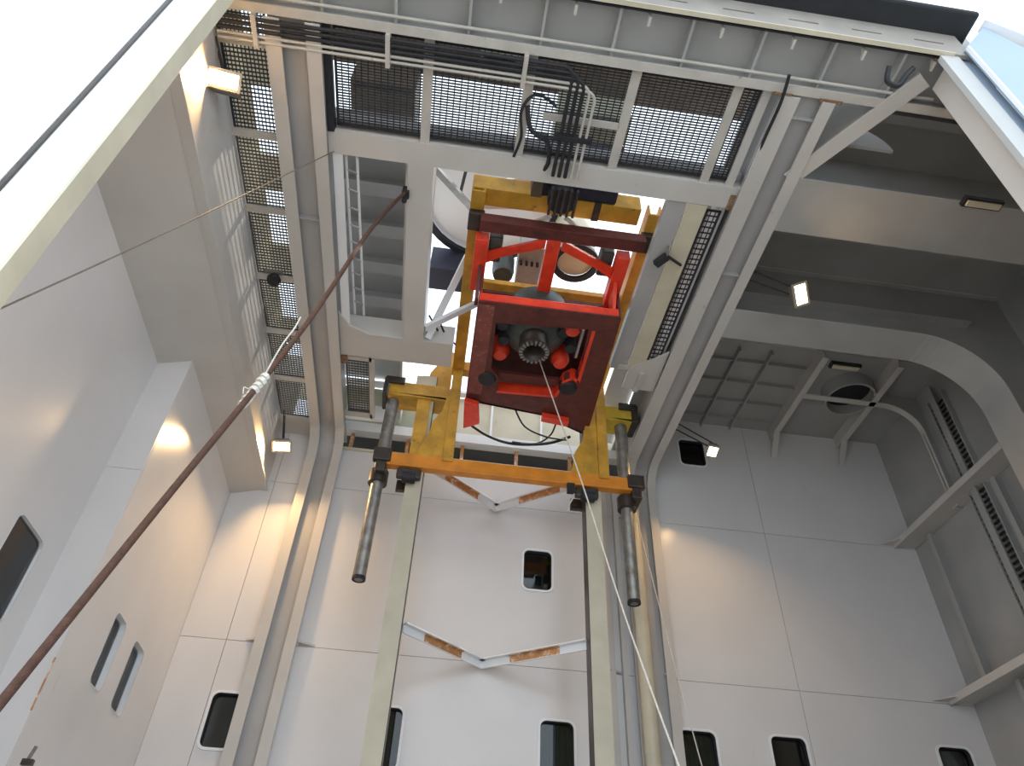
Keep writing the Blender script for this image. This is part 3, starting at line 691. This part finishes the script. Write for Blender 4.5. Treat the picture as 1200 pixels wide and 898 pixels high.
for x0, y0, x1, y1 in ((0.16, 9.45, 0.52, 10.05), ):
    MB().prism([(0.14, 9.02), (0.38, 9.08), (0.44, 9.55), (0.18, 9.72)], 2, zb-.16, zb-.04).build('corner_block', 'red', head, bevel=.02)
MB().prism([(1.46, 9.22), (1.92, 9.28), (1.92, 9.42), (1.46, 9.36)], 2, zb-.10, zb-.01).build('foot_plate', 'red', head)
# inner bullet
c0 = (1.07, 7.64)
s = MB(); s.lathe([(.0, .95), (.50, .95), (.56, .80), (.54, .55), (.44, .36), (.30, .26), (.22, .22)], (c0[0]+.02, c0[1]+.06, 7.62), 32); s.build('bell', 'dark_green', head, smooth=True)
s = MB(); s.lathe([(.22, .28), (.24, .0), (.17, -.02), (.13, .02), (.10, .25), (0, .3)], (c0[0], c0[1], 7.60), 28); b_ = s.build('socket', 'grease', head, smooth=True)
s = MB()
for i in range(20):
    t_ = 2*PI*i/20; s.bar((c0[0]+.17*math.cos(t_), c0[1]+.17*math.sin(t_), 7.575), (c0[0]+.225*math.cos(t_), c0[1]+.225*math.sin(t_), 7.575), .028, .04)
s.build('tooth_ring', 'steel', b_)
for x, y, mm in ((0.60, 8.12, 'red'), (1.56, 8.15, 'red'), (1.62, 7.42, 'red')):
    s = MB(); s.lathe([(0, 0), (.10, .02), (.15, .12), (.12, .4), (0, .5)], (x, y, 7.86), 14); s.build('guide_horn', mm, head, smooth=True)
for i, (x, y) in enumerate(((0.56, 7.5), (1.50, 7.5), (0.62, 7.8), (1.66, 7.8))):
    s = MB(); s.tube([(x, y, 7.9), (x, y, 8.5)], .09, 12); s.build('ram', 'black', head, smooth=True)
MB().box((0.2, 7.3, 8.40), (2.2, 9.58, 8.46)).build('top_plate', 'maroon', head)
MB().box((1.76, 7.4, 7.92), (1.80, 8.0, 7.98)).build('bright_guide', 'galv', head)

# hoses under the head
hose = [([H(545,493,8.0), H(570,510,7.8), H(600,520,7.7), H(640,520,7.7), H(668,512,7.9)], 'black rubber hose sagging from the left corner of the rig'),
        ([H(603,478,8.1), H(615,500,7.8), H(640,512,7.7), H(665,516,7.8)], 'thin black hose curving down from the red head'),
        ([H(652,495,8.1), H(645,510,7.9), H(628,520,7.75), H(600,518,7.7)], 'short black hose crossing the others under the rig'),
        ([H(503,370,8.2), H(515,390,8.3), H(528,402,8.5)], 'short black hose beside the upper left of the rig arm')]
for i, (p, l) in enumerate(hose): tag(MB().tube(spline(p), .026 if i == 0 else .016, 8).build('hydraulic_hose', 'black', smooth=True), l, 'hose')
tag(MB().tube(spline([H(515,376,8.2), H(522,392,8.3), H(534,404,8.5)]), .016, 8).build('hydraulic_hose', 'black', smooth=True), 'second short black hose running next to the first at the rig arm', 'hose')

# ================================================================== LINES
rp = [Vector((-0.94, 5.45, 8.02)), W(462,238,5.3), W(432,272,5.05), W(400,320,4.75), W(365,372,4.45), W(300,455,3.95), W(200,577,3.55), W(100,701,3.2), W(0,825,2.95), W(-60,899,2.8)]
t = thing('tow_rope', 'thick dark brown rope hanging from the hatch beam to the lower left', 'rope', rp[0])
MB().tube(spline(rp, 6), .024, 10, .019).build('strand', 'rope', t, smooth=True)
s = MB()
for i in range(7):
    p = W(300-4.2*i+12, 455+5.2*i-14, 3.95); s.tube([p, p+Vector((-.012,-.012,-.035))], .031+.004*(i%2), 8)
s.tube(spline([W(300,455,3.95), W(292,456,3.93), W(286,454,3.92), W(285,462,3.92)], 4), .004, 6)
s.tube(spline([W(310,440,3.95), W(330,405,3.93), W(345,385,3.95), W(352,372,4.1)], 4), .006, 6)
s.build('splice_lashing', 'rope_white', t)
MB().box((-0.99, 5.40, 7.92), (-0.90, 5.50, 8.06)).tube([(-0.945, 5.45, 7.94), (-0.945, 5.45, 7.80)], .035, 10).build('rope_clamp', 'black', t)
wires = [([W(392,177,5.0), W(200,270,3.9), W(0,362,3.2), W(-60,388,3.0)], .006, 'wire', 'thin dark wire crossing the left side below the bright white wall edge'),
         ([Vector((c0[0]+.02, c0[1], 7.75)), W(633,425,8.2), W(680,560,7.4), W(725,700,6.8), W(760,800,6.4), W(800,910,6.0)], .009, 'rope_white', 'thin white line running down from the centre of the docking head'),
         ([Vector((3.3, 10.6, 7.2)), W(775,720,9.6), W(800,815,9.2), W(826,910,9.0)], .007, 'rope_white', 'thin pale line slanting down the right wall by the drain pipe')]
for p, r, m, l in wires: tag(MB().tube(spline(p), r, 6).build('cable_line', m, smooth=True), l, 'line')

# pipes along the header that bend towards the hatch
for i in range(5):
    dy = 0.06*i; xb = 1.14 - 0.075*(4-i) + .02; zz = 7.90
    y = 3.50 + dy
    p = [(-3.0, y, zz), (xb-.12, y, zz)] + [(a, b, zz) for a, b in [(xb-.12+.12*math.sin(k*PI/12), y+.12-.12*math.cos(k*PI/12)) for k in range(1,6)]] + [(xb, y+.12, zz), (xb, 4.86, zz)]
    tag(MB().tube(p, .024 if i < 3 else .017, 10).build('bent_pipe', 'black' if i < 3 else 'paint_rusty', smooth=True),
        ['black pipe bending off the header, nearest to the header', 'second black pipe in from the header, bending over the gratings', 'third black pipe in from the header, bending over the gratings',
         'pale thin pipe bending beside the black ones', 'outermost pale thin pipe of the bent bundle'][i], 'pipe')
s = MB(); s.box((0.78, 4.30, 7.86), (1.22, 4.36, 7.95)); tag(s.build('pipe_clamp', 'black'), 'black clamp across the bundle of bent pipes', 'clamp')
for k, x in enumerate((-2.62, -1.2, 0.3)):
    tag(MB().box((x, 3.44, 7.86), (x+.05, 3.80, 7.96)).tube([(x+.025, 3.5, 7.96), (x+.025, 3.5, 8.15)], .012, 6).build('pipe_hanger', 'paint_rusty'),
        ['pipe hanger at the far left of the header', 'pipe hanger in front of the first grating', 'pipe hanger in front of the second grating'][k], 'hanger')
tag(MB().tube(spline([(0.42, 4.05, 7.98), (0.5, 4.3, 7.92), (0.72, 4.45, 7.95), (0.78, 4.7, 7.96), (0.75, 4.85, 8.0)]), .028, 8).build('cable_bunch', 'black', smooth=True), 'loose black cable loop beside the bent pipes', 'cable')
tag(MB().tube(spline([(0.35, 4.7, 7.95), (0.40, 4.4, 7.9), (0.36, 4.1, 7.95), (0.5, 3.9, 7.98), (0.75, 4.0, 7.98)]), .018, 8).build('cable_bunch', 'black', smooth=True), 'thin black cable hanging over the rusty grating support', 'cable')
# cables running beside the right beam
tag(MB().tube(spline([H(925,88,7.85), H(915,120,7.85), H(897,160,7.9), H(880,200,7.95)]), .02, 8).build('beam_cable', 'black', smooth=True), 'black cable along the right beam above the narrow grating', 'cable')
tag(MB().tube(spline([H(1042,78,7.7), H(1040,95,7.6), H(1052,100,7.6), H(1062,88,7.7), H(1070,80,7.8)]), .03, 8).build('hanging_cable', 'black', smooth=True), 'coiled black cable under the header by the right jamb', 'cable')
# railing clutter in the left bay
t = thing('ladder', 'thin white ladder lying along the left beam at the hatch', 'ladder', (-1.7, 6.5, 8.2))
for x in (-1.72, -1.58): MB().tube([(x, 5.1, 8.1), (x, 8.0, 8.3)], .018, 8).build('stile', 'paint_white', t, smooth=True)
for i in range(9): MB().tube([(-1.72, 5.3+i*.3, 8.11+i*.02), (-1.58, 5.35+i*.3, 8.11+i*.02)], .012, 6).build('rung', 'galv', t)

# ================================================================== LAMPS
def floodlight(label, lens, aim, size, mount, power, hood=False, xd=(1,0,0)):
    lens = Vector(lens); aim = Vector(aim).normalized()
    t = thing('floodlight', label, 'lamp', lens, 'warm floodlights under the ceiling')
    zz_ = -aim; xx_ = Vector(xd); xx_ = (xx_ - zz_*xx_.dot(zz_)).normalized(); yy_ = zz_.cross(xx_); q = Matrix((xx_, yy_, zz_)).transposed().to_4x4(); T = Matrix.Translation(lens) @ q
    def xf(mb): mb.v = [tuple(T @ Vector(v)) for v in mb.v]; return mb
    w, h = size
    s = MB(); a = [(-w/2-.03,-h/2-.03,0), (w/2+.03,-h/2-.03,0), (w/2+.03,h/2+.03,0), (-w/2-.03,h/2+.03,0)]; b = [(x*.55, y*.5, .17) for x, y, _ in a]
    s.add(a + b, [(4,5,6,7), (0,1,5,4), (1,2,6,5), (2,3,7,6), (3,0,4,7)]); xf(s).build('housing', 'housing', t)
    s = MB()
    for x0, y0, x1, y1 in ((-w/2-.03,-h/2-.03,w/2+.03,-h/2), (-w/2-.03,h/2,w/2+.03,h/2+.03), (-w/2-.03,-h/2,-w/2,h/2), (w/2,-h/2,w/2+.03,h/2)): s.box((x0,y0,-.02), (x1,y1,.01))
    xf(s).build('bezel', 'reflector', t)
    s = MB(); s.box((-w/2,-h/2,-.004), (w/2,h/2,.002)); xf(s).build('lens', 'lamp_glow', t)
    if hood:
        s = MB(); s.add([(-w/2-.04,h/2+.03,-.1), (w/2+.04,h/2+.03,-.1), (w/2+.04,h/2+.10,.2), (-w/2-.04,h/2+.1,.2), (w/2+.10,h/2+.26,.1)], [(0,1,2,3),(1,4,2)])
        xf(s).build('hood', 'housing', t)
    s = MB(); m0 = Vector(mount); back = T @ Vector((0, 0, .15))
    for dx in (-.06, .06): s.tube([m0+Vector((0,dx*1.3,0)), back+Vector((0,dx,.02))], .012, 6)
    s.build('bracket_arms', 'black', t)
    ld = bpy.data.lights.new('lamp_light', 'AREA'); ld.shape = 'RECTANGLE'; ld.size = w*.9; ld.size_y = h*.9; ld.energy = power; ld.color = (1.0, 0.62, 0.28); ld.spread = math.radians(150)
    lo = bpy.data.objects.new('lamp_light', ld); C.objects.link(lo); lo.matrix_world = Matrix.Translation(lens + aim*.03) @ q
    lo.parent = t; lo.matrix_parent_inverse = Matrix.Translation(t.location).inverted()
floodlight('lit floodlight with a pointed hood at the upper left grating', H(262,93,7.6), (.30,-.45,-1), (.30,.15), (-3.05,3.85,7.95), 50, True, (1,.25,.2))
floodlight('lit floodlight at the end of the left walkway near the back wall', W(330,523,10.2), (.1,-.35,-.8), (.26,.16), (-2.95,10.3,7.98), 80)
floodlight('lit floodlight on arms from the middle of the right beam', H(938,345,7.65), (.15,-.55,-.75), (.16,.27), (3.85,6.0,7.95), 45, False, (1,-.5,0))
floodlight('lit floodlight near the back wall by the dark square window', W(835,529,9.6), (-.15,-.25,-.9), (.15,.19), (3.85,9.4,7.95), 42)

# unlit fittings
def tube_light(l, c, w, d):
    t = thing('tube_lamp', l, 'lamp', c)
    MB().box((c[0]-w/2, c[1]-d/2, c[2]), (c[0]+w/2, c[1]+d/2, c[2]+.06)).build('case', 'black', t)
    MB().box((c[0]-w/2+.03, c[1]-d/2+.025, c[2]-.03), (c[0]+w/2-.03, c[1]+d/2-.025, c[2])).build('diffuser', 'cream', t, bevel=.01)
tube_light('unlit tube lamp with dark case on the front frame of the right bay', (6.15, 4.38, 7.83), .5, .13)
tube_light('unlit tube lamp on the far ceiling beside the round vent', (6.75, 8.5, 9.0), .55, .14)
t = thing('camera_fitting', 'small black camera on an arm at the right edge of the hatch', 'camera', H(780,305,8.0))
p = H(768,310,7.9); q = H(782,300,7.9); r_ = H(798,311,7.95)
MB().bar(p, q, .10, .09).build('body', 'black', t, bevel=.01); MB().bar(q, r_, .03, .03).build('arm', 'black', t)
MB().tube([q, H(783,288,8.0)], .015, 6).build('cable', 'wire', t)
t = thing('horn', 'black round horn hanging under the left walkway grating', 'horn', H(320,330,7.9))
s = MB(); c = H(320,330,7.88); s.lathe([(0,0),(.09,0),(.10,.05),(.06,.12),(0,.12)], c, 18); s.build('bell', 'black', t, smooth=True)
MB().box((c.x-.14, c.y-.10, c.z+.10), (c.x+.12, c.y-.05, c.z+.14)).build('bracket', 'housing', t)
t = thing('eye_bolt', 'small dark fitting on the left wall at the bottom edge', 'fitting', W(33,888,7.3))
c = W(33,890,7.3); MB().tube([c, c+Vector((.03,-.02,.10))], .016, 8).build('stem', 'housing', t); MB().box((c.x-.04,c.y-.02,c.z-.05),(c.x+.05,c.y+.03,c.z)).build('foot', 'grease', t)
t = thing('shackle', 'small rope tail hanging under the right roller housing', 'shackle', (2.0, 9.5, 6.4))
MB().tube(spline([(2.02, 9.45, 6.45), (2.0, 9.43, 6.3), (1.93, 9.42, 6.15), (1.92, 9.42, 6.02)]), .014, 6).build('tail', 'rope_white', t, smooth=True)
MB().box((1.90, 9.40, 6.36), (2.02, 9.455, 6.54)).build('block', 'black', t)
